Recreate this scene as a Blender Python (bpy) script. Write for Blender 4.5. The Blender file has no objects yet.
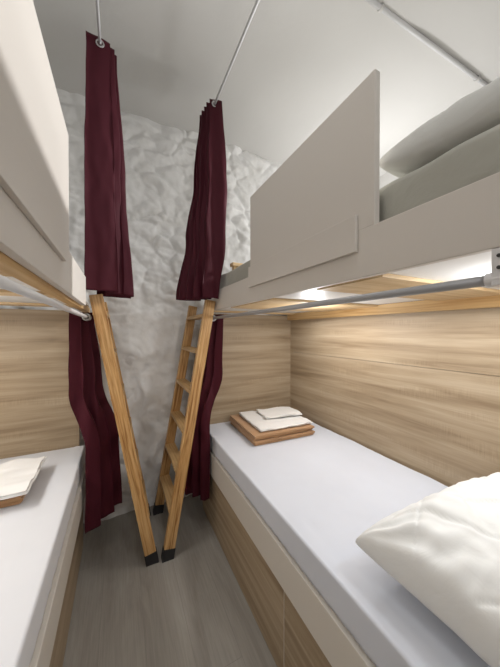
import bpy, bmesh, math, random
from mathutils import Vector, Matrix, noise
random.seed(7)
S = bpy.context.scene
C = S.collection
V = Vector

# ------------------------------------------------------------------ helpers
def tag(o, label=None, cat=None, group=None, kind=None):
    if label: o['label'] = label
    if cat: o['category'] = cat
    if group: o['group'] = group
    if kind: o['kind'] = kind
    return o

def thing(name, loc, label, cat, group=None):
    o = bpy.data.objects.new(name, None)
    o.empty_display_size = 0.05
    C.objects.link(o)
    o.location = loc
    return tag(o, label, cat, group)

def wloc(o):
    l = V(o.location)
    while o.parent:
        o = o.parent
        l += V(o.location)
    return l

def obj(name, bm, mat, parent=None, smooth=False, origin=None):
    """Links a bmesh given in world coordinates as ONE object, its origin at its own base."""
    bm.normal_update()
    if origin is None:
        vs = [v.co for v in bm.verts]
        lo = V((min(v.x for v in vs), min(v.y for v in vs), min(v.z for v in vs)))
        hi = V((max(v.x for v in vs), max(v.y for v in vs), max(v.z for v in vs)))
        origin = V(((lo.x + hi.x) / 2, (lo.y + hi.y) / 2, lo.z))
    origin = V(origin)
    bmesh.ops.translate(bm, verts=bm.verts, vec=-origin)
    me = bpy.data.meshes.new(name)
    if smooth:
        for f in bm.faces: f.smooth = True
    bm.to_mesh(me)
    bm.free()
    me.materials.append(mat)
    o = bpy.data.objects.new(name, me)
    C.objects.link(o)
    if parent is not None:
        o.parent = parent
        o.location = origin - wloc(parent)
    else:
        o.location = origin
    return o

def box(bm, x0, x1, y0, y1, z0, z1, bevel=0.0, seg=2):
    n0 = set(bm.verts)
    r = bmesh.ops.create_cube(bm, size=1.0)
    vs = r['verts']
    for v in vs:
        v.co = V((x0 + (v.co.x + .5) * (x1 - x0), y0 + (v.co.y + .5) * (y1 - y0), z0 + (v.co.z + .5) * (z1 - z0)))
    if bevel > 0:
        es = list({e for v in vs for e in v.link_edges})
        bmesh.ops.bevel(bm, geom=es, offset=bevel, segments=seg, affect='EDGES', profile=0.6)
    return [v for v in bm.verts if v not in n0]

def boxbm(*a, **k):
    bm = bmesh.new()
    box(bm, *a, **k)
    return bm

def tube(bm, pts, r, n=14, cap=True):
    pts = [V(p) for p in pts]
    rings = []
    for i, p in enumerate(pts):
        d = (pts[min(i + 1, len(pts) - 1)] - pts[max(i - 1, 0)]).normalized()
        a = V((0, 0, 1)) if abs(d.z) < .9 else V((1, 0, 0))
        u = d.cross(a).normalized(); w = d.cross(u).normalized()
        rr = r[i] if isinstance(r, (list, tuple)) else r
        rings.append([bm.verts.new(p + (u * math.cos(t) + w * math.sin(t)) * rr) for t in [2 * math.pi * k / n for k in range(n)]])
    for a, b in zip(rings, rings[1:]):
        for k in range(n):
            bm.faces.new((a[k], a[(k + 1) % n], b[(k + 1) % n], b[k]))
    if cap:
        bm.faces.new(rings[0][::-1]); bm.faces.new(rings[-1])
    bmesh.ops.recalc_face_normals(bm, faces=bm.faces)

def beam(bm, a, b, width_dir, w, t, bevel=0.004):
    """A bar from a to b; w along width_dir (made square to the bar), t along the third direction."""
    a, b = V(a), V(b)
    d = b - a
    L = d.length
    z = d.normalized()
    x = (V(width_dir) - z * V(width_dir).dot(z)).normalized()
    y = z.cross(x)
    vs = box(bm, -w / 2, w / 2, -t / 2, t / 2, 0, L, bevel)
    M = Matrix((x, y, z)).transposed().to_4x4()
    M.translation = a
    bmesh.ops.transform(bm, matrix=M, verts=vs)

def torus(bm, c, R, r, axis='y', n=28, m=10, sq=1.0):
    c = V(c)
    rings = []
    for i in range(n):
        t = 2 * math.pi * i / n
        ring = []
        for j in range(m):
            p = 2 * math.pi * j / m
            rad = R + r * math.cos(p)
            h = r * math.sin(p) * sq
            ring.append(bm.verts.new(c + V((rad * math.cos(t), h, rad * math.sin(t)))))
        rings.append(ring)
    for i in range(n):
        a, b = rings[i], rings[(i + 1) % n]
        for j in range(m):
            bm.faces.new((a[j], a[(j + 1) % m], b[(j + 1) % m], b[j]))
    bmesh.ops.recalc_face_normals(bm, faces=bm.faces)

def fbm(p, o=4):
    return noise.fractal(V(p), 1.0, 2.0, o, noise_basis='PERLIN_ORIGINAL')

def solid(o, t, off=0):
    m = o.modifiers.new('thickness', 'SOLIDIFY'); m.thickness = t; m.offset = off
    return o

# ------------------------------------------------------------------ materials
def new_mat(name, col=(.8, .8, .8), rough=.6, metal=0, spec=.5):
    m = bpy.data.materials.new(name)
    m.use_nodes = True
    b = m.node_tree.nodes['Principled BSDF']
    b.inputs['Base Color'].default_value = (*col, 1)
    b.inputs['Roughness'].default_value = rough
    b.inputs['Metallic'].default_value = metal
    b.inputs['Specular IOR Level'].default_value = spec
    return m

def nd(m, t, **k):
    n = m.node_tree.nodes.new(t)
    for a, v in k.items(): setattr(n, a, v)
    return n

def lk(m, a, b): m.node_tree.links.new(a, b)

def ramp(m, stops):
    r = nd(m, 'ShaderNodeValToRGB')
    while len(r.color_ramp.elements) < len(stops): r.color_ramp.elements.new(.5)
    for e, (p, c) in zip(r.color_ramp.elements, stops):
        e.position = p; e.color = (*c, 1)
    return r

def coords(m, scale, loc=(0, 0, 0), rot=(0, 0, 0), tilt=0):
    t = nd(m, 'ShaderNodeTexCoord')
    mp = nd(m, 'ShaderNodeMapping')
    mp.inputs['Scale'].default_value = scale
    mp.inputs['Location'].default_value = loc
    mp.inputs['Rotation'].default_value = rot
    if tilt:
        vr = nd(m, 'ShaderNodeVectorRotate', rotation_type='Y_AXIS')
        vr.inputs['Angle'].default_value = tilt
        lk(m, t.outputs['Object'], vr.inputs['Vector']); lk(m, vr.outputs['Vector'], mp.inputs['Vector'])
    else:
        lk(m, t.outputs['Object'], mp.inputs['Vector'])
    return mp.outputs['Vector']

def noise_tex(m, vec, scale, detail=4, rough=.55, dist=0):
    n = nd(m, 'ShaderNodeTexNoise')
    n.inputs['Scale'].default_value = scale
    n.inputs['Detail'].default_value = detail
    n.inputs['Roughness'].default_value = rough
    n.inputs['Distortion'].default_value = dist
    lk(m, vec, n.inputs['Vector'])
    return n.outputs['Fac']

def bump(m, h, strength=.2, dist=.002):
    b = nd(m, 'ShaderNodeBump')
    b.inputs['Strength'].default_value = strength
    b.inputs['Distance'].default_value = dist
    lk(m, h, b.inputs['Height'])
    lk(m, b.outputs['Normal'], m.node_tree.nodes['Principled BSDF'].inputs['Normal'])

def mixc(m, fac, a, b, mode='MIX'):
    x = nd(m, 'ShaderNodeMix', data_type='RGBA', blend_type=mode)
    for sock, val in ((x.inputs[0], fac), (x.inputs[6], a), (x.inputs[7], b)):
        if hasattr(val, 'is_output'): lk(m, val, sock)
        elif isinstance(val, (int, float)): sock.default_value = val
        else: sock.default_value = (*val, 1)
    return x.outputs[2]

def wood(name, cols, axis, grain=1.0, rough=.5, cross=True, fine=.35, tilt=0):
    """Long-grained timber; axis = direction of the grain."""
    m = new_mat(name, rough=rough, spec=.35)
    b = m.node_tree.nodes['Principled BSDF']
    lo, hi = 1.0 * grain, 21 * grain
    sc = {'x': (lo, hi, hi), 'y': (hi, lo, hi), 'z': (hi, hi, lo)}[axis]
    big = noise_tex(m, coords(m, sc, tilt=tilt), 1.0, 5, .55, .6)
    sc2 = {'x': (5, 160, 160), 'y': (160, 5, 160), 'z': (160, 160, 5)}[axis]
    f = noise_tex(m, coords(m, sc2, tilt=tilt), 1.0, 3, .6)
    r = ramp(m, [(.30, cols[0]), (.5, cols[1]), (.72, cols[2])])
    lk(m, big, r.inputs[0])
    r2 = ramp(m, [(.35, (.72, .70, .68)), (.62, (1, 1, 1))])
    lk(m, f, r2.inputs[0])
    c = mixc(m, fine, r.outputs[0], r2.outputs[0], 'MULTIPLY')
    if cross:      # saw marks square to the grain in patches
        sc3 = {'x': (220, 14, 14), 'y': (14, 220, 14), 'z': (14, 14, 220)}[axis]
        k = noise_tex(m, coords(m, sc3), 1.0, 1, .5)
        pk = noise_tex(m, coords(m, {'x': (2.2, 12, 12), 'y': (12, 2.2, 12), 'z': (12, 12, 2.2)}[axis], (3, 1, 2)), 1.0, 2)
        rp = ramp(m, [(.52, (0, 0, 0)), (.66, (.4, .4, .4))]); lk(m, pk, rp.inputs[0])
        rk = ramp(m, [(.4, (.80, .77, .73)), (.6, (1.12, 1.12, 1.12))]); lk(m, k, rk.inputs[0])
        c = mixc(m, rp.outputs[0], c, mixc(m, 1.0, c, rk.outputs[0], 'MULTIPLY'))
    lk(m, c, b.inputs['Base Color'])
    bump(m, f, .12, .0008)
    return m

def cloth(name, col, rough=.85, weave=900, bstr=.15, sheen=.2, wr=0.0, wscale=9):
    m = new_mat(name, col, rough, spec=.25)
    b = m.node_tree.nodes['Principled BSDF']
    b.inputs['Sheen Weight'].default_value = sheen
    b.inputs['Sheen Roughness'].default_value = .4
    n = noise_tex(m, coords(m, (1, 1, 1)), weave, 2)
    c = noise_tex(m, coords(m, (1, 1, 1)), 3.0, 3)
    r = ramp(m, [(.3, tuple(x * .95 for x in col)), (.7, col)]); lk(m, c, r.inputs[0])
    lk(m, r.outputs[0], b.inputs['Base Color'])
    if wr > 0:
        w = noise_tex(m, coords(m, (1, 1, 1)), wscale, 4, .5, .8)
        mx = nd(m, 'ShaderNodeMath', operation='MULTIPLY_ADD'); mx.inputs[1].default_value = .03
        lk(m, n, mx.inputs[0]); lk(m, w, mx.inputs[2])
        bump(m, mx.outputs[0], wr, .01)
    else:
        bump(m, n, bstr, .0006)
    return m

OAK = [(.265, .19, .117), (.385, .294, .192), (.49, .392, .275)]
M_oak_x = wood('oak_board_x', OAK, 'x')
M_oak_y = wood('oak_board_y', OAK, 'y')
M_pine_y = wood('pine_y', [(.42, .24, .09), (.56, .36, .16), (.66, .46, .24)], 'y', 1.6, .5, False, .3)
M_pine_x = wood('pine_x', [(.50, .33, .16), (.64, .46, .26), (.72, .56, .36)], 'x', 1.6, .5, False, .3)
LADDER = [(.27, .115, .03), (.56, .32, .125), (.70, .47, .23)]
M_ladder_r = wood('ladder_pine_right', LADDER, 'z', 4.2, .40, False, .6, -math.atan2(.276, 1.6))
M_ladder_l = wood('ladder_pine_left', LADDER, 'z', 4.2, .40, False, .6, math.atan2(.288, 1.6))
M_tread = wood('ladder_pine_tread', [(.42, .24, .09), (.54, .34, .15), (.62, .43, .22)], 'y', 2.6, .45, False, .4)
M_white_board = new_mat('painted_board', (.66, .62, .57), .5, spec=.35)
M_white_strip = new_mat('white_laminate', (.66, .62, .56), .45)
M_plaster = new_mat('plaster', (.72, .71, .69), .85, spec=.2)
bump(M_plaster, noise_tex(M_plaster, coords(M_plaster, (1, 1, 1)), 5, 4), .25, .01)
M_metal = new_mat('white_painted_metal', (.74, .74, .75), .3, .0)
M_steel = new_mat('steel', (.62, .62, .62), .28, 1.0)
M_grey_rod = new_mat('rod_metal', (.42, .42, .43), .4, .3)
M_rubber = new_mat('rubber', (.015, .015, .017), .6)
M_dark = new_mat('screw_dark', (.06, .06, .06), .4, .8)
M_sheet = cloth('white_sheet', (.66, .69, .76), .8, 900, .1, .1)
M_sheet_warm = cloth('white_sheet_left', (.71, .72, .75), .8, 900, .1, .1)
M_pillow = cloth('white_pillowcase', (.82, .83, .82), .7, 900, .1, .1, .3, 10)
M_olive = cloth('grey_sheet', (.42, .415, .365), .5, 900, .1, .1, .5, 9)
M_silver = cloth('silver_duvet', (.58, .58, .55), .5, 900, .1, .1, .45, 11)
M_blanket = cloth('tan_blanket', (.44, .255, .13), .95, 260, .6, .4)
M_white_fold = cloth('folded_linen', (.84, .83, .81), .75, 900, .1, .1)
M_curtain = cloth('burgundy', (.056, .0035, .0105), .7, 1200, .2, .03)

# grey vinyl plank floor, boards running away from the camera
M_floor = new_mat('vinyl_planks', rough=.42, spec=.4)
def build_floor():
    m = M_floor
    b = m.node_tree.nodes['Principled BSDF']
    v = coords(m, (1, 1, 1), (0, 0, 0), (0, 0, math.pi / 2))
    br = nd(m, 'ShaderNodeTexBrick')
    br.offset = .37
    br.inputs['Scale'].default_value = 1.0
    br.inputs['Brick Width'].default_value = 1.25
    br.inputs['Row Height'].default_value = .185
    br.inputs['Mortar Size'].default_value = .0009
    br.inputs['Mortar Smooth'].default_value = .3
    br.inputs['Color1'].default_value = (.0, .0, .0, 1)
    br.inputs['Color2'].default_value = (1, 1, 1, 1)
    br.inputs['Mortar'].default_value = (.3, .3, .3, 1)
    lk(m, v, br.inputs['Vector'])
    g = noise_tex(m, coords(m, (8, 1.4, 8)), 1.0, 5, .6, .8)
    r = ramp(m, [(.25, (.24, .22, .195)), (.5, (.32, .30, .27)), (.76, (.39, .37, .34))])
    lk(m, g, r.inputs[0])
    f = noise_tex(m, coords(m, (150, 5, 150)), 1.0, 3)
    r2 = ramp(m, [(.35, (.75, .75, .75)), (.6, (1, 1, 1))]); lk(m, f, r2.inputs[0])
    c = mixc(m, .45, r.outputs[0], r2.outputs[0], 'MULTIPLY')
    r3 = ramp(m, [(0, (.90, .90, .90)), (1, (1.05, 1.05, 1.04))]); lk(m, br.outputs['Color'], r3.inputs[0])
    c = mixc(m, 1.0, c, r3.outputs[0], 'MULTIPLY')
    # knots
    vo = nd(m, 'ShaderNodeTexVoronoi'); vo.inputs['Scale'].default_value = 1.0
    lk(m, coords(m, (2.9, 2.2, 1), (.35, .2, 0)), vo.inputs['Vector'])
    rk = ramp(m, [(.02, (.85, .85, .85)), (.085, (0, 0, 0))]); lk(m, vo.outputs['Distance'], rk.inputs[0])
    c = mixc(m, rk.outputs[0], c, (.07, .06, .05))
    c = mixc(m, br.outputs['Fac'], c, (.24, .225, .205))
    lk(m, c, b.inputs['Base Color'])
    bump(m, f, .1, .0006)
build_floor()

# whitewashed stone
M_stone = new_mat('whitewashed_stone', (.72, .71, .68), .62, spec=.35)
def build_stone():
    m = M_stone
    b = m.node_tree.nodes['Principled BSDF']
    n = noise_tex(m, coords(m, (1, 1, 1)), 7, 5, .6, .5)
    r = ramp(m, [(.30, (.76, .75, .725)), (.5, (.85, .845, .83)), (.7, (.89, .885, .875))]); lk(m, n, r.inputs[0])
    lk(m, r.outputs[0], b.inputs['Base Color'])
    bump(m, noise_tex(m, coords(m, (1, 1, 1)), 60, 4), .3, .004)
build_stone()

# ------------------------------------------------------------------ the room
CZ = 3.05
YB = 2.2
def struct(name, bm, m, smooth=False):
    return tag(obj(name, bm, m, smooth=smooth), kind='structure')

struct('floor', boxbm(-1.3, 2.6, -1.4, 2.5, -.06, 0), M_floor)
bm = bmesh.new()
NX, NY = 60, 60
g = {}
for i in range(NX + 1):
    for j in range(NY + 1):
        x = -1.3 + 3.9 * i / NX; y = -1.4 + 3.8 * j / NY
        g[i, j] = bm.verts.new((x, y, CZ + .018 * fbm((x * 1.3, y * 1.3, 4), 3) + .05 * max(0, (y - 1.95)) ))
for i in range(NX):
    for j in range(NY):
        bm.faces.new((g[i, j], g[i, j + 1], g[i + 1, j + 1], g[i + 1, j]))
o = struct('ceiling', bm, M_plaster, True); solid(o, .08, -1)

# back wall: rough whitewashed masonry, smoother and swirled between the beds
def stone_h(x, z):
    p = V((x * 5.0, z * 7.0, 1.7)) + noise.noise_vector(V((x * 3.0, z * 3.4, 0))) * .70
    d, pts = noise.voronoi(p)
    e = d[1] - d[0]
    cell = min(1.0, e / .42)
    cell = cell ** .7
    idh = noise.noise(V(pts[0]) * 3.1)
    gate = max(.15, min(1, .6 + 1.3 * noise.noise(V((x * 1.7, z * 1.9, 40)))))
    h = .040 * cell * gate + .042 * idh * cell
    h += .012 * noise.noise(V((x * 6, z * 7, 3))) + .010 * noise.noise(V((x * 15, z * 17, 6))) + .005 * noise.noise(V((x * 31, z * 34, 6)))
    # the lower stretch: broad trowelled relief
    w = 1 - min(1, max(0, (z - 1.42) / .22))
    q = V((x * 4.2, z * 3.4, 8)) + noise.noise_vector(V((x * 4, z * 4, 5))) * .6
    sw = .034 * noise.noise(q) + .016 * noise.noise(q * 2.4) + .006 * noise.noise(q * 5)
    ri = abs(noise.noise(q * 1.5 + V((3, 1, 2))))
    gate = max(0, min(1, 2.5 * noise.noise(V((x * 3.3, z * 3.3, 21))) + .5))
    sw -= .012 * max(0, 1 - ri / .035) * gate
    return h * (1 - w) + (sw + .003 * fbm((x * 16, z * 16, 3), 3)) * w
bm = bmesh.new()
NX, NZ = 390, 310
rows = []
for i in range(NX + 1):
    x = -1.3 + 3.9 * i / NX
    rows.append([bm.verts.new((x, YB + .02 - stone_h(x, z), z)) for z in [-.03 + 3.15 * j / NZ for j in range(NZ + 1)]])
for i in range(NX):
    for j in range(NZ):
        bm.faces.new((rows[i][j], rows[i + 1][j], rows[i + 1][j + 1], rows[i][j + 1]))
o = struct('wall_back', bm, M_stone, True); solid(o, .12, -1)

# right side: oak boarded wall round the lower bunk, plaster set back above it
bm = bmesh.new()
def prism(bm, pts, z0, z1):
    lo = [bm.verts.new((x, y, z0)) for x, y in pts]; hi = [bm.verts.new((x, y, z1)) for x, y in pts]
    n = len(pts)
    bm.faces.new(lo[::-1]); bm.faces.new(hi)
    for k in range(n): bm.faces.new((lo[k], lo[(k + 1) % n], hi[(k + 1) % n], hi[k]))
    bmesh.ops.recalc_face_normals(bm, faces=bm.faces)
WX0, WX1 = 1.413, 1.438    # wall line at the far and the near end
prism(bm, [(WX0, 2.04), (WX1, 0.0), (1.75, 0.0), (1.75, 2.04)], 0, 1.207)
prism(bm, [(WX0, 2.04), (WX1, 0.0), (1.75, 0.0), (1.75, 2.04)], 1.2095, 1.60)
struct('wall_right', bm, M_oak_y)
struct('trim_1', boxbm(1.45, 2.5, 0, 2.15, 1.601, 1.70), M_plaster)
struct('trim_2', boxbm(.585, WX0 + .002, 2.005, 2.03, 0.0, 1.54), M_oak_x)
struct('trim_3', boxbm(-1.12, -.24, 2.005, 2.03, 0.0, 1.53), M_oak_x)
bm = bmesh.new(); box(bm, 2.5, 2.6, -1.4, 2.35, 0, CZ + .05); struct('wall_upper_right', bm, M_plaster)
bm = bmesh.new(); box(bm, -1.3, -1.12, -1.4, 2.16, 0, 1.6); struct('wall_left', bm, M_oak_y)
bm = bmesh.new(); box(bm, -1.3, -1.2, -1.4, 2.35, 1.6, CZ + .05); struct('wall_upper_left', bm, M_plaster)
bm = bmesh.new(); box(bm, -1.3, 2.6, -1.5, -1.4, 0, CZ + .05); struct('wall_front', bm, M_plaster)
struct('partition_right', boxbm(.60, 2.5, -.14, -.04, 0, 1.54), M_oak_x)
struct('partition_left', boxbm(-1.12, -.24, -.14, -.04, 0, 1.52), M_oak_x)

# ------------------------------------------------------------------ cloth builders
def mattress_bm(x0, x1, y0, y1, z0, z1, r=.03, nx=50, ny=110, amp=.003, seed=0, drop=0.0, crease=None):
    """A sheeted mattress: rounded slab, top softly uneven, sides gathered."""
    bm = bmesh.new()
    nz = 8
    prof = []          # side profile from the bottom to the top edge
    def wob(x, y, z):
        return amp * fbm((x * 5 + seed, y * 5, z * 5), 3)
    def pt(x, y, z):
        k = wob(x, y, z)
        cx, cy = (x0 + x1) / 2, (y0 + y1) / 2
        top = (z - z0) / (z1 - z0)
        gz = k * top + (crease(x, y) if crease and top > .98 else 0)
        side = .5 * k + .0022 * math.sin(y * 95 + 3 * noise.noise(V((y * 7, z * 12, seed)))) * (1 - top) * (.5 + noise.noise(V((y * 3, seed, 1))))
        return V((x + (side if x > cx else -side), y, z + gz))
    def ring(ins, z):
        xs0, xs1, ys0, ys1 = x0 + ins, x1 - ins, y0 + ins, y1 - ins
        P = []
        for k in range(nx): P.append((xs0 + (xs1 - xs0) * k / nx, ys0))
        for k in range(ny): P.append((xs1, ys0 + (ys1 - ys0) * k / ny))
        for k in range(nx): P.append((xs1 - (xs1 - xs0) * k / nx, ys1))
        for k in range(ny): P.append((xs0, ys1 - (ys1 - ys0) * k / ny))
        return [bm.verts.new(pt(x, y, z)) for x, y in P]
    levels = [(.022, z0), (.008, z0 + .25 * r), (.002, z0 + .5 * r)]
    for k in range(1, nz): levels.append((0, z0 + .6 * r + (z1 - z0 - 1.6 * r) * k / nz))
    for k in range(0, 6):
        a = math.pi / 2 * k / 5
        levels.append((r * (1 - math.cos(a)), z1 - r + r * math.sin(a)))
    R = [ring(i, z) for i, z in levels]
    N = len(R[0])
    for a, b in zip(R, R[1:]):
        for k in range(N): bm.faces.new((a[k], a[(k + 1) % N], b[(k + 1) % N], b[k]))
    # the top as a grid joined to the last ring
    G = {}
    last = R[-1]
    for i in range(nx + 1):
        for j in range(ny + 1):
            if j == 0: G[i, j] = last[i]
            elif i == nx: G[i, j] = last[nx + j]
            elif j == ny: G[i, j] = last[nx + ny + (nx - i)]
            elif i == 0: G[i, j] = last[2 * nx + ny + (ny - j)]
            else:
                x = x0 + r + (x1 - x0 - 2 * r) * i / nx; y = y0 + r + (y1 - y0 - 2 * r) * j / ny
                G[i, j] = bm.verts.new(pt(x, y, z1))
    for i in range(nx):
        for j in range(ny):
            bm.faces.new((G[i, j], G[i + 1, j], G[i + 1, j + 1], G[i, j + 1]))
    bm.faces.new(R[0][::-1])
    bmesh.ops.recalc_face_normals(bm, faces=bm.faces)
    return bm

def pillow_bm(a, b, T, M, seed=0, n=120, wr=.010, belly=.55, pinch=.10, full=.42, fold=.8):
    """A stuffed pillow, half-sizes a x b, thickness T, corners drawn out into tips."""
    bm = bmesh.new()
    top, bot = {}, {}
    for i in range(n + 1):
        for j in range(n + 1):
            u = -1 + 2 * i / n; v = -1 + 2 * j / n
            # denser rows near the rim
            u = math.sin(u * math.pi / 2) * .5 + u * .5; v = math.sin(v * math.pi / 2) * .5 + v * .5
            x = a * u * (1 - pinch * (1 - v * v) ** 1 * u * u)
            y = b * v * (1 - pinch * (1 - u * u) ** 1 * v * v)
            e = max(0, 1 - abs(u) ** 2.4) * max(0, 1 - abs(v) ** 2.4)
            h = T / 2 * e ** full
            w = min(1, 3.0 * e)
            ang = math.atan2(v, u)
            rad = max(abs(u), abs(v))
            k = wr * (.9 * noise.noise(V((x * 9 + seed, y * 9, 1))) + .55 * noise.noise(V((x * 20 + seed, y * 20, 5))))
            k += wr * .8 * noise.noise(V((ang * 5 + seed, rad * 1.5, 2))) * rad ** 3
            # creases that run in from the corners
            for cu in (-1, 1):
                for cv in (-1, 1):
                    du, dv = (u - cu) * a, (v - cv) * b
                    rr = math.hypot(du, dv); th = math.atan2(dv, du)
                    k += wr * .9 * math.exp(-(rr / .17) ** 2) * math.sin(th * 13 + 2.5 * noise.noise(V((rr * 9, seed, cu + 2 * cv))) + seed) * min(1, rr / .04)
            fo = abs(noise.noise(V((x * 6 + y * 3 + seed, y * 4.5, 9))))
            k -= wr * fold * max(0, 1 - fo / .10) ** 1.5
            fo = abs(noise.noise(V((x * 5 - y * 9 + seed, y * 3, 19))))
            k -= wr * .7 * fold * max(0, 1 - fo / .08) ** 1.5
            top[i, j] = bm.verts.new((x, y, h + k * w))
            if i in (0, n) or j in (0, n): bot[i, j] = top[i, j]
            else: bot[i, j] = bm.verts.new((x, y, -h * belly + k * .3 * w))
    for i in range(n):
        for j in range(n):
            bm.faces.new((top[i, j], top[i + 1, j], top[i + 1, j + 1], top[i, j + 1]))
            q = (bot[i, j], bot[i, j + 1], bot[i + 1, j + 1], bot[i + 1, j])
            try: bm.faces.new(q)
            except ValueError: pass
    bmesh.ops.transform(bm, matrix=M, verts=bm.verts)
    return bm

def folded_bm(w, d, t, layers, M, seed=0, wr=.003, ny=30, sag=0.0):
    """Cloth folded back and forth: a serpentine ribbon of the given layers, swept along its depth; w, d centred on 0, base at 0."""
    bm = bmesh.new()
    half = t * .385
    jit = [random.uniform(-.006, .006) for _ in range(layers + 2)]
    ext = [random.uniform(-.004, .010) for _ in range(layers + 2)]
    centre = []
    for L in range(layers):
        z = t * (L + .5)
        s = 1 if L % 2 == 0 else -1
        jl = random.uniform(-.007, .007)
        for k in range(15):
            centre.append((s * (-w / 2 + t / 2 + (w - t) * k / 14) + jl, z))
        if L < layers - 1:
            for k in range(1, 6):
                a = -math.pi / 2 + math.pi * k / 6
                centre.append((s * (w / 2 - t / 2 + math.cos(a) * t / 2 * 1.1) + jl, t * (L + 1) + math.sin(a) * t / 2))
    def prof(yk):
        up, dn = [], []
        n = len(centre)
        for k, (x, z) in enumerate(centre):
            x2, z2 = centre[min(k + 1, n - 1)]; x1, z1 = centre[max(k - 1, 0)]
            tx, tz = x2 - x1, z2 - z1
            l = math.hypot(tx, tz) or 1
            nx_, nz_ = -tz / l, tx / l
            q = wr * noise.noise(V((x * 11 + seed, yk * 11, z * 30))) * (z / (t * layers)) + wr * .5 * noise.noise(V((x * 25, yk * 25, seed)))
            sg = sag * (x / w) ** 2 * (z / (t * layers))
            up.append((x + nx_ * half, z + nz_ * half + q - sg)); dn.append((x - nx_ * half, z - nz_ * half + q - sg))
        return up + dn[::-1]
    rings = []
    for j in range(ny + 1):
        y = -d / 2 + d * j / ny
        rings.append([bm.verts.new((x + .003 * noise.noise(V((y * 15, z * 50, seed))), y + .006 * noise.noise(V((x * 9, z * 20 + seed, 3))) + (2 * y / d) * ext[min(layers, max(0, int(z / t)))] + jit[min(layers, max(0, int(z / t)))], max(z, .0005))) for x, z in prof(y)])
    N = len(rings[0])
    for a, b in zip(rings, rings[1:]):
        for k in range(N): bm.faces.new((a[k], a[(k + 1) % N], b[(k + 1) % N], b[k]))
    nC = len(centre)
    for rr in (rings[0], rings[-1]):
        for k in range(nC - 1):
            bm.faces.new((rr[k], rr[k + 1], rr[2 * nC - 2 - k], rr[2 * nC - 1 - k]))
    bmesh.ops.recalc_face_normals(bm, faces=bm.faces)
    bmesh.ops.transform(bm, matrix=M, verts=bm.verts)
    return bm

def place(x, y, z, rz=0, rx=0, ry=0):
    return Matrix.Translation((x, y, z)) @ Matrix.Rotation(rz, 4, 'Z') @ Matrix.Rotation(ry, 4, 'Y') @ Matrix.Rotation(rx, 4, 'X')

# ------------------------------------------------------------------ lower beds
def lower_bed(s, xf, xs, xb, label):
    """s = +1 right bed, -1 left bed; xf white front strip, xs plinth front, xb wall side."""
    y0, y1 = -.03, 2.0
    t = thing('bed_base', ((xf + xb) / 2, .95, 0), label, 'bed')
    def bx(xa, xb_, *r, **k):
        return boxbm(min(xa, xb_), max(xa, xb_), *r, **k)
    obj('carcass', bx(xs + s * .022, xb, y0, y1, 0.0, .5445), M_oak_y, t)
    obj('drawer', bx(xs, xs + s * .0215, .8655, y1 - .002, .004, .386, bevel=.001, seg=1), M_oak_y, t)
    obj('drawer', bx(xs, xs + s * .0215, y0, .8635, .004, .386, bevel=.001, seg=1), M_oak_y, t)
    o = obj('seam_strip', bx(xs - s * .0005, xs + s * .02, .8635, .8655, .004, .386), M_white_strip, t); tag(o, 'thin pale strip between the two drawer fronts')
    o = obj('side_rail', bx(xf, xf + s * .028, y0, y1, .388, .538, bevel=.003), M_white_strip, t); tag(o, 'white side rail')
    return t
lower_bed(1, .567, .580, WX0 - .003, 'right-hand lower bunk base with oak drawer fronts and white side rail')
lower_bed(-1, -.195, -.220, -1.117, 'left-hand lower bunk base with white side rail and oak front')

def cr_r(x, y):
    d = abs((x - .64) + .02 * math.sin(y * 5) - .02 * (y - 1))
    return -.004 * max(0, 1 - d / .006) * (1 if y < .9 else 0) + .004 * max(0, 1 - abs(x - .62 - .01 * math.sin(y * 4)) / .009) * max(0, min(1, (.9 - y) * 3))
o = obj('mattress', mattress_bm(.575, WX0 - .008, -.03, 2.0, .545, .66, r=.009, amp=.004, seed=2, crease=cr_r), M_sheet, smooth=True)
tag(o, 'mattress in a smooth white fitted sheet on the right-hand lower bunk', 'mattress')
def cr_l(x, y):
    d = abs(x + .33 + .03 * (1.9 - y) * .3)
    return -.004 * max(0, 1 - d / .008) + .004 * max(0, 1 - abs(x + .245 + .015 * (y - 1.6)) / .010) * max(0, min(1, (y - 1.1) * 1.5))
o = obj('mattress', mattress_bm(-1.11, -.207, -.03, 2.0, .545, .66, r=.010, amp=.004, seed=9, crease=cr_l), M_sheet_warm, smooth=True)
tag(o, 'mattress in a creased white fitted sheet on the left-hand lower bunk', 'mattress')

# pillow on the right lower bed, head end
o = obj('pillow', pillow_bm(.375, .285, .31, place(1.005, .272, .756, math.radians(-2), 0, 0), seed=3, wr=.020, pinch=.08, full=.36, fold=.45), M_pillow, smooth=True)
tag(o, 'plump white pillow lying at the near end of the right-hand lower mattress', 'pillow')

# folded bedding, right
def folded(name, args, mat, label, cat):
    o = obj(name, folded_bm(*args[0], **args[1]), mat, smooth=True)
    e = o.modifiers.new('edges', 'EDGE_SPLIT'); e.split_angle = math.radians(60)
    return tag(o, label, cat)
folded('folded_blanket', ((.47, .46, .017, 4, place(1.005, 1.70, .662, math.radians(-2))), dict(seed=4, wr=.004)), M_blanket,
       'tan brown blanket folded in layers under white linen on the right-hand mattress', 'blanket')
folded('folded_sheet', ((.41, .40, .006, 3, place(1.04, 1.69, .7335, math.radians(-3))), dict(seed=6, wr=.010)), M_white_fold,
       'white folded sheet lying on the tan blanket of the right-hand bed', 'sheet')
folded('folded_pillowcase', ((.30, .21, .006, 2, place(1.11, 1.73, .7605, math.radians(-8))), dict(seed=8, wr=.012)), M_white_fold,
       'small white folded pillowcase, topmost on the right-hand bedding pile', 'pillowcase')
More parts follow.
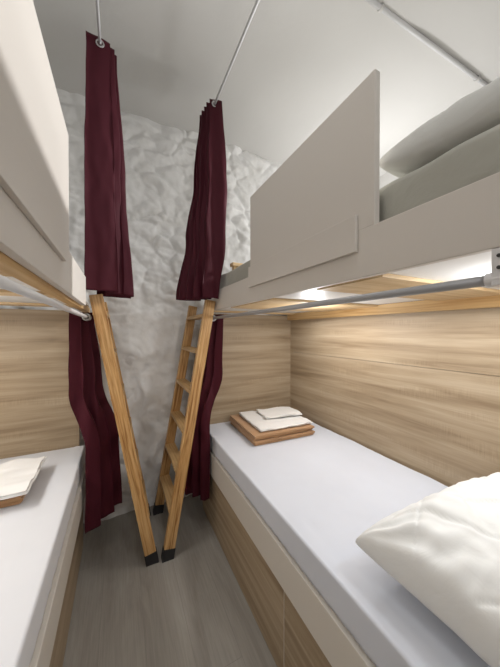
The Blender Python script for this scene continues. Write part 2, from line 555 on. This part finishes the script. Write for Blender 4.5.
# left
folded('folded_blanket', ((.46, .26, .019, 3, place(-.612, 1.55, .662, math.radians(2))), dict(seed=14, wr=.005)), M_blanket,
       'tan brown blanket rolled in a loop under white linen on the left-hand mattress', 'blanket')
folded('folded_sheet', ((.50, .33, .006, 3, place(-.604, 1.545, .7225, math.radians(1))), dict(seed=16, wr=.016)), M_white_fold,
       'crumpled white folded sheet lying on the tan blanket of the left-hand bed', 'sheet')

# ------------------------------------------------------------------ upper bunks
def upper_bunk(s, xf, xb, label, pn0, pn1, pl0, pl1, ztop, ZR0, ZR1, slats, front, yend):
    y0, y1 = -.03, 2.0
    t = thing('upper_bunk', ((xf + xb) / 2, .95, 1.5), label, 'bunk bed')
    def bx(xa, xb_, *r, **k):
        return boxbm(min(xa, xb_), max(xa, xb_), *r, **k)
    obj('side_rail', bx(xf, xf + s * .02, y0, yend, ZR0, ZR1, bevel=.002), M_white_board, t)
    g = obj('guard_panel', bx(xf, xf + s * .019, pn0, pn1, ZR1 - .0005, ztop, bevel=.002), M_white_board, t)
    obj('joint_plate', bx(xf - s * .012, xf - s * .0005, pl0, pl1, 1.61, 1.708, bevel=.002), M_white_board, g)
    if front:
        o = obj('ledger', bx(xf + s * .021, xf + s * .056, y0, y1, ZR0 - .012, ZR0 + .02, bevel=.003), M_pine_y, t); tag(o, 'pale pine ledger under the rail')
    obj('ledger', bx(xb - s * .036, xb - s * .002, y0, y1, 1.498, 1.556, bevel=.003), M_pine_y, t)
    for yc, hw in slats:
        obj('slat', bx(xf + s * .057, xb - s * .037, yc - hw, yc + hw, 1.5445, 1.5565, bevel=.002), M_pine_x, t)
    o = obj('bed_board', bx(xf + s * .021, xb - s * .002, y0, y1, 1.557, 1.572), M_board, t); tag(o, 'white board under the mattress')
    return t
M_board = new_mat('melamine_board', (.80, .80, .79), .4)
ub_r = upper_bunk(1, .570, 1.41, 'right-hand upper bunk with pale grey rail and guard panel, above pillow', .450, 1.147, .50, 1.144, 2.052, 1.541, 1.667,
                  ((1.93, .04), (1.30, .24), (.60, .13), (.03, .05)), False, 1.90)
ub_l = upper_bunk(-1, -.155, -1.115, 'left-hand upper bunk with white rail and guard panel, top left', .36, 1.085, .36, .96, 2.07, 1.53, 1.675,
                  ((1.90, .05), (1.35, .06), (.85, .06), (.40, .05)), True, 1.57)

o = obj('mattress', mattress_bm(.605, 1.44, -.02, 1.96, 1.574, 1.775, r=.02, amp=.005, seed=21), M_olive, smooth=True)
tag(o, 'mattress in grey-green sheet behind the guard panel of the right-hand upper bunk', 'mattress')
o = obj('mattress', mattress_bm(-1.11, -.19, -.02, 1.90, 1.574, 1.74, r=.02, amp=.006, seed=25), M_olive, smooth=True)
tag(o, 'mattress of the left-hand upper bunk, its edge showing behind white guard panel', 'mattress')
o = obj('pillow', pillow_bm(.42, .295, .19, place(1.04, .195, 1.835, math.radians(3), 0, 0), seed=33, wr=.024, pinch=.04, full=.27, belly=.6, fold=1.2), M_silver, smooth=True)
tag(o, 'puffy silver-grey pillow on the right-hand upper bunk beside the guard panel', 'pillow')

# little bent pine handle at the far end of the upper right bunk
bm = bmesh.new()
beam(bm, (.64, 1.56, 1.825), (.84, 1.56, 1.825), (0, 1, 0), .05, .022)
beam(bm, (.66, 1.56, 1.776), (.66, 1.56, 1.822), (1, 0, 0), .02, .03)
o = obj('wooden_bracket', bm, M_pine_x)
tag(o, 'small pine bracket at the far end of the right-hand upper mattress', 'bracket')

# ------------------------------------------------------------------ ladders
def ladder(foot, top, y_near, y_far, label):
    (fx, fz), (tx, tz) = foot, top
    t = thing('bunk_ladder', (fx, (y_near + y_far) / 2, 0), label, 'ladder', None)
    n = V((tx - fx, 0, tz))
    def at(z): return fx + (tx - fx) * (z / tz)
    for y in (y_near, y_far):
        bm = bmesh.new()
        beam(bm, (at(.03), y, .03), (tx, y, tz), (1, 0, 0), .066, .036)
        st = obj('stile', bm, M_ladder_r if tx > fx else M_ladder_l, t)
        bm = bmesh.new()
        beam(bm, (at(.0), y, .004), (at(.062), y, .066), (1, 0, 0), .072, .044, .003)
        for v in bm.verts:
            if v.co.z < .012: v.co.z = .0
        o = obj('rubber_foot', bm, M_rubber, st); tag(o, 'black rubber foot')
    for z in (.275, .515, .76, 1.01, 1.265, 1.50):
        bm = bmesh.new()
        beam(bm, (at(z), y_near + .016, z), (at(z), y_far - .016, z), (1, 0, 0), .074, .024)
        obj('rung', bm, M_tread, t)
    return t
ladder((.256, 0), (.532, 1.60), 1.66, 2.115, 'pine ladder leaning to the right against the right-hand upper bunk')
ladder((.170, 0), (-.118, 1.60), 1.675, 2.125, 'pine ladder leaning to the left against the left-hand upper bunk')

# ------------------------------------------------------------------ curtain rods and curtains
def rod(name, x, z, y0, y1, r, mat, label, bracket=None):
    t = thing(name, (x, y0, z), label, 'curtain rod')
    bm = bmesh.new(); tube(bm, [(x, y0, z), (x, y1, z)], r, 20); obj('tube', bm, mat, t, True)
    return t
RZ = 2.90
rod('curtain_rod', -.087, RZ, -1.4, 2.19, .007, M_metal, 'thin white rod under the ceiling holding the top left curtain')
rod('curtain_rod', .567, RZ, -1.4, 1.88, .007, M_metal, 'thin white rod under the ceiling holding the top right curtain')
def low_rod(s, x, z, y0, ZR0, label, mat=M_metal):
    t = rod('curtain_rod', x, z, y0, 2.003, .0095, mat, label)
    for y in (y0, ):
        bm = bmesh.new()
        box(bm, x - .012, x + .016, y - .004, y + .020, z - .012, ZR0 - .0005, .002)
        b = obj('bracket', bm, M_metal, t)
        bm = bmesh.new(); tube(bm, [(x, y - .006, z), (x, y - .012, z)], .011, 16); tube(bm, [(x, y + .004, z), (x, y + .03, z)], .0125, 18)
        obj('socket', bm, M_metal, b)
        bm = bmesh.new()
        for dz in (.018, .038): tube(bm, [(x - .0145, y + .009, z + dz), (x - .0118, y + .009, z + dz)], .0032, 12)
        obj('screw', bm, M_dark, b)
    return t
low_rod(1, .583, 1.489, .20, 1.541, 'grey rod under the right-hand upper bunk rail, above the pillow', M_grey_rod)
low_rod(-1, -.168, 1.478, .20, 1.518, 'white rod under the left-hand upper bunk rail')

def lerp(a, b, t): return a + (b - a) * t
def interp(tab, t):
    for (t0, v0), (t1, v1) in zip(tab, tab[1:]):
        if t <= t1:
            k = (t - t0) / (t1 - t0) if t1 > t0 else 0
            k = k * k * (3 - 2 * k)
            return lerp(v0, v1, k)
    return tab[-1][1]

def curtain(label, rodx, rodz, ztop, zbot, y0, D, A, cx, turns, seed, hem=.0, cy=None, rip=.010, wav=.012):
    """Gathered eyelet curtain. turns: the pleats' turning points across (in half widths) as (at the top, at the bottom);
    D(t): depth of the gathered pile, A(t): half width, cx(t): its middle; t 0 top to 1 bottom."""
    nz, sp = 110, 18
    n = len(turns) - 1
    bm = bmesh.new()
    rows = []
    for j in range(nz + 1):
        t = j / nz
        row = []
        for k in range(n * sp + 1):
            s = k / sp
            i = int(min(s, n - 1e-6)); f = s - i
            xa, xb = (lerp(turns[m][0], turns[m][1], t) for m in (i, i + 1))
            e = lerp(f, .5 - .5 * math.cos(math.pi * f), .72)
            u = lerp(xa, xb, e)
            dep = s / n
            x = cx(t) + A(t) * u + wav * t * noise.noise(V((s * .6, t * 2.2, seed))) + .004 * noise.noise(V((s * 2, t * 9, seed)))
            y = y0 + (cy(t) if cy else 0) + D(t) * dep
            # soft vertical ripples across each face, and slow bellying down its length
            y += rip * min(1, .35 + t * 1.4) * math.sin(x * 62 + 2.2 * noise.noise(V((t * 1.6, s * .35, seed))) + i * 1.9 + seed) * (.55 + .9 * noise.noise(V((x * 7, t * 1.7, seed + i))))
            y += wav * t * noise.noise(V((s * .5, t * 3, seed + 5)))
            y += .004 * noise.noise(V((x * 30, t * 14, seed + 9 + i))) * min(1, t * 3)
            zt = ztop + .010 * noise.noise(V((s * 1.3, seed, 4)))
            zb = zbot + hem * dep + .008 * noise.noise(V((s, seed, 0)))
            row.append(bm.verts.new((x, y, lerp(zt, zb, t))))
        rows.append(row)
    for a, b in zip(rows, rows[1:]):
        for k in range(len(a) - 1): bm.faces.new((a[k], a[k + 1], b[k + 1], b[k]))
    zmin = min(v.co.z for v in bm.verts)
    t_ = (ztop - rodz) / (ztop - zbot)
    t0 = thing('curtain', (rodx, y0 + D(0) / 2, zmin), label, 'curtain')
    c = obj('cloth', bm, M_curtain, t0, True); solid(c, .0022)
    for i in range(n):
        yy = y0 + D(t_) * (i + .5) / n
        bm = bmesh.new(); torus(bm, (rodx, yy - .002, rodz), .0165, .0045, sq=.8)
        obj('eyelet', bm, M_steel, t0, True)
    return t0

def tb(*tab): return lambda t: interp(tab, t)
# upper left
curtain('burgundy curtain hanging from the ceiling rod at the left, long flat front', -.087, RZ, RZ + .030, 1.612, 1.58,
        tb((0, .09), (.5, .11), (1, .12)), tb((0, .070), (.5, .095), (1, .116)), tb((0, -.080), (.5, -.064), (1, -.046)),
        [(-1, -1), (.55, .30), (.1, -.2), (.85, .62), (-.8, -.2), (1, 1), (-.9, -.6), (.9, .9)], 3, hem=-.02, rip=.007)
# upper right
curtain('burgundy curtain hanging from the ceiling rod at the right, flaring out below', .567, RZ, RZ + .030, 1.60, 1.66,
        tb((0, .17), (1, .17)), tb((0, .050), (.35, .085), (.7, .11), (1, .118)), tb((0, .565), (.4, .545), (.7, .50), (1, .435)),
        [(1, 1), (-.6, .1), (.6, .7), (-.8, -.25), (.3, .5), (-.9, -.55), (.3, .3), (-1, -.85), (.6, .4), (-1.05, -1)], 12, cy=lambda t: -.11 * t, rip=.012)
# lower left
curtain('burgundy curtain hanging behind the left ladder from the rod below the bunk', -.168, 1.478, 1.506, .275, 1.70,
        tb((0, .12), (1, .20)), tb((0, .055), (.3, .075), (.62, .085), (1, .092)), tb((0, -.190), (.35, -.172), (.62, -.094), (1, -.085)),
        [(-1, -1), (-.1, -.25), (-.5, -.55), (.6, .5), (-.1, -.1), (1, 1), (-.9, -.6), (.9, .9)], 27, hem=.05, rip=.011)
# lower right
curtain('burgundy curtain hanging behind the right ladder from the rod below the bunk', .583, 1.489, 1.517, .24, 1.74,
        tb((0, .13), (1, .19)), tb((0, .045), (.4, .07), (1, .075)), tb((0, .61), (.3, .58), (.6, .482), (1, .475)),
        [(1, 1), (.1, .2), (.5, .6), (-.6, -.4), (.3, .4), (-1, -.9), (.8, .6), (-1, -1), (.9, .9)], 41, rip=.011)

# ------------------------------------------------------------------ conduit on the ceiling
t = thing('conduit', (1.3, .80, CZ - .02), 'grey cable conduit clipped across the white ceiling at top right', 'pipe')
bm = bmesh.new(); tube(bm, [(.60, .925, CZ - .014), (2.49, .870, CZ - .014)], .011, 16); obj('tube', bm, M_metal, t, True)
for x in (1.19, 2.08):
    y = .925 - (x - .6) * .0291
    bm = bmesh.new(); tube(bm, [(x - .008, y, CZ - .014), (x + .008, y, CZ - .014)], .0155, 16); box(bm, x - .008, x + .008, y - .014, y + .014, CZ - .014, CZ + .035)
    obj('clip', bm, M_plaster, t)

# ------------------------------------------------------------------ light
def lamp(name, kind, loc, energy, col, size=.1, rot=None, size_y=None):
    d = bpy.data.lights.new(name, kind)
    d.energy = energy; d.color = col
    if kind == 'AREA':
        d.size = size
        if size_y: d.shape = 'RECTANGLE'; d.size_y = size_y
    else: d.shadow_soft_size = size
    o = bpy.data.objects.new(name, d); C.objects.link(o); o.location = loc
    if rot: o.rotation_euler = rot
    return o
sp = lamp('upper_right_reading_lamp', 'SPOT', (2.30, 1.15, 2.64), 210, (1, .99, .985), .05)
sp.rotation_euler = (V((-.15, .85, 1.95)) - sp.location).to_track_quat('-Z', 'Y').to_euler()
sp.data.spot_size = math.radians(70); sp.data.spot_blend = .8
lamp('upper_right_lamp', 'POINT', (1.95, 1.50, 2.25), 14, (1, .995, .99), .06)
lamp('lower_right_lamp', 'POINT', (.93, .26, 1.49), 3.6, (.94, .97, 1), .03)
lamp('lower_right_fill', 'AREA', (1.20, .95, 1.49), 4.5, (.97, .98, 1), .25, (0, 0, 0), 1.5)  # long area fill added to even the light along the right mattress; no fixture
lamp('lower_right_wall_fill', 'POINT', (1.00, 1.20, 1.42), 4, (.98, .99, 1), .05)  # extra point fill, added to brighten the lower stone wall from the right
lamp('lower_left_fill', 'AREA', (-.75, .95, 1.49), 6.5, (1, .99, .97), .2, (0, 0, 0), 1.4)  # unseen area fill added for soft light over the left bed; no fixture
lamp('lower_left_wall_fill', 'POINT', (-.72, 1.30, 1.43), 4, (1, .99, .97), .05)  # matching point fill on the left, added to lift the lower stone wall
lamp('aisle_ceiling_lamp', 'AREA', (.2, .35, 2.98), 3.5, (1, .99, .985), .3, (0, 0, 0), .3)
lamp('rear_fill', 'AREA', (.25, -1.3, 2.2), 8, (1, .99, .985), 1.0, (math.radians(80), 0, 0), 1.2)  # broad fill added behind the camera to light the fronts, not a real lamp

w = bpy.data.worlds.new('world'); S.world = w
w.use_nodes = True
w.node_tree.nodes['Background'].inputs[0].default_value = (.5, .5, .5, 1)
w.node_tree.nodes['Background'].inputs[1].default_value = .05

# ------------------------------------------------------------------ camera
F, VX, VY, H = 262.0, 120.0, 331.0, 1.4
cd = bpy.data.cameras.new('camera')
cam = bpy.data.objects.new('camera', cd); C.objects.link(cam)
cd.sensor_fit = 'VERTICAL'; cd.sensor_height = 36; cd.lens = F / 667 * 36; cd.clip_start = .02
k = -(VY - 333.5) / F
up = V((0, 1, k)).normalized()
d = V(((VX - 250) / F, k, -1)); d = (d - up * d.dot(up)).normalized()
right = d.cross(up)
Mx = Matrix((right, d, up)).to_4x4()
Mx.translation = (0, 0, H)
cam.matrix_world = Mx
S.camera = cam
S.view_settings.view_transform = 'Standard'
S.view_settings.look = 'None'
S.view_settings.exposure = 0.2
S.view_settings.gamma = 1
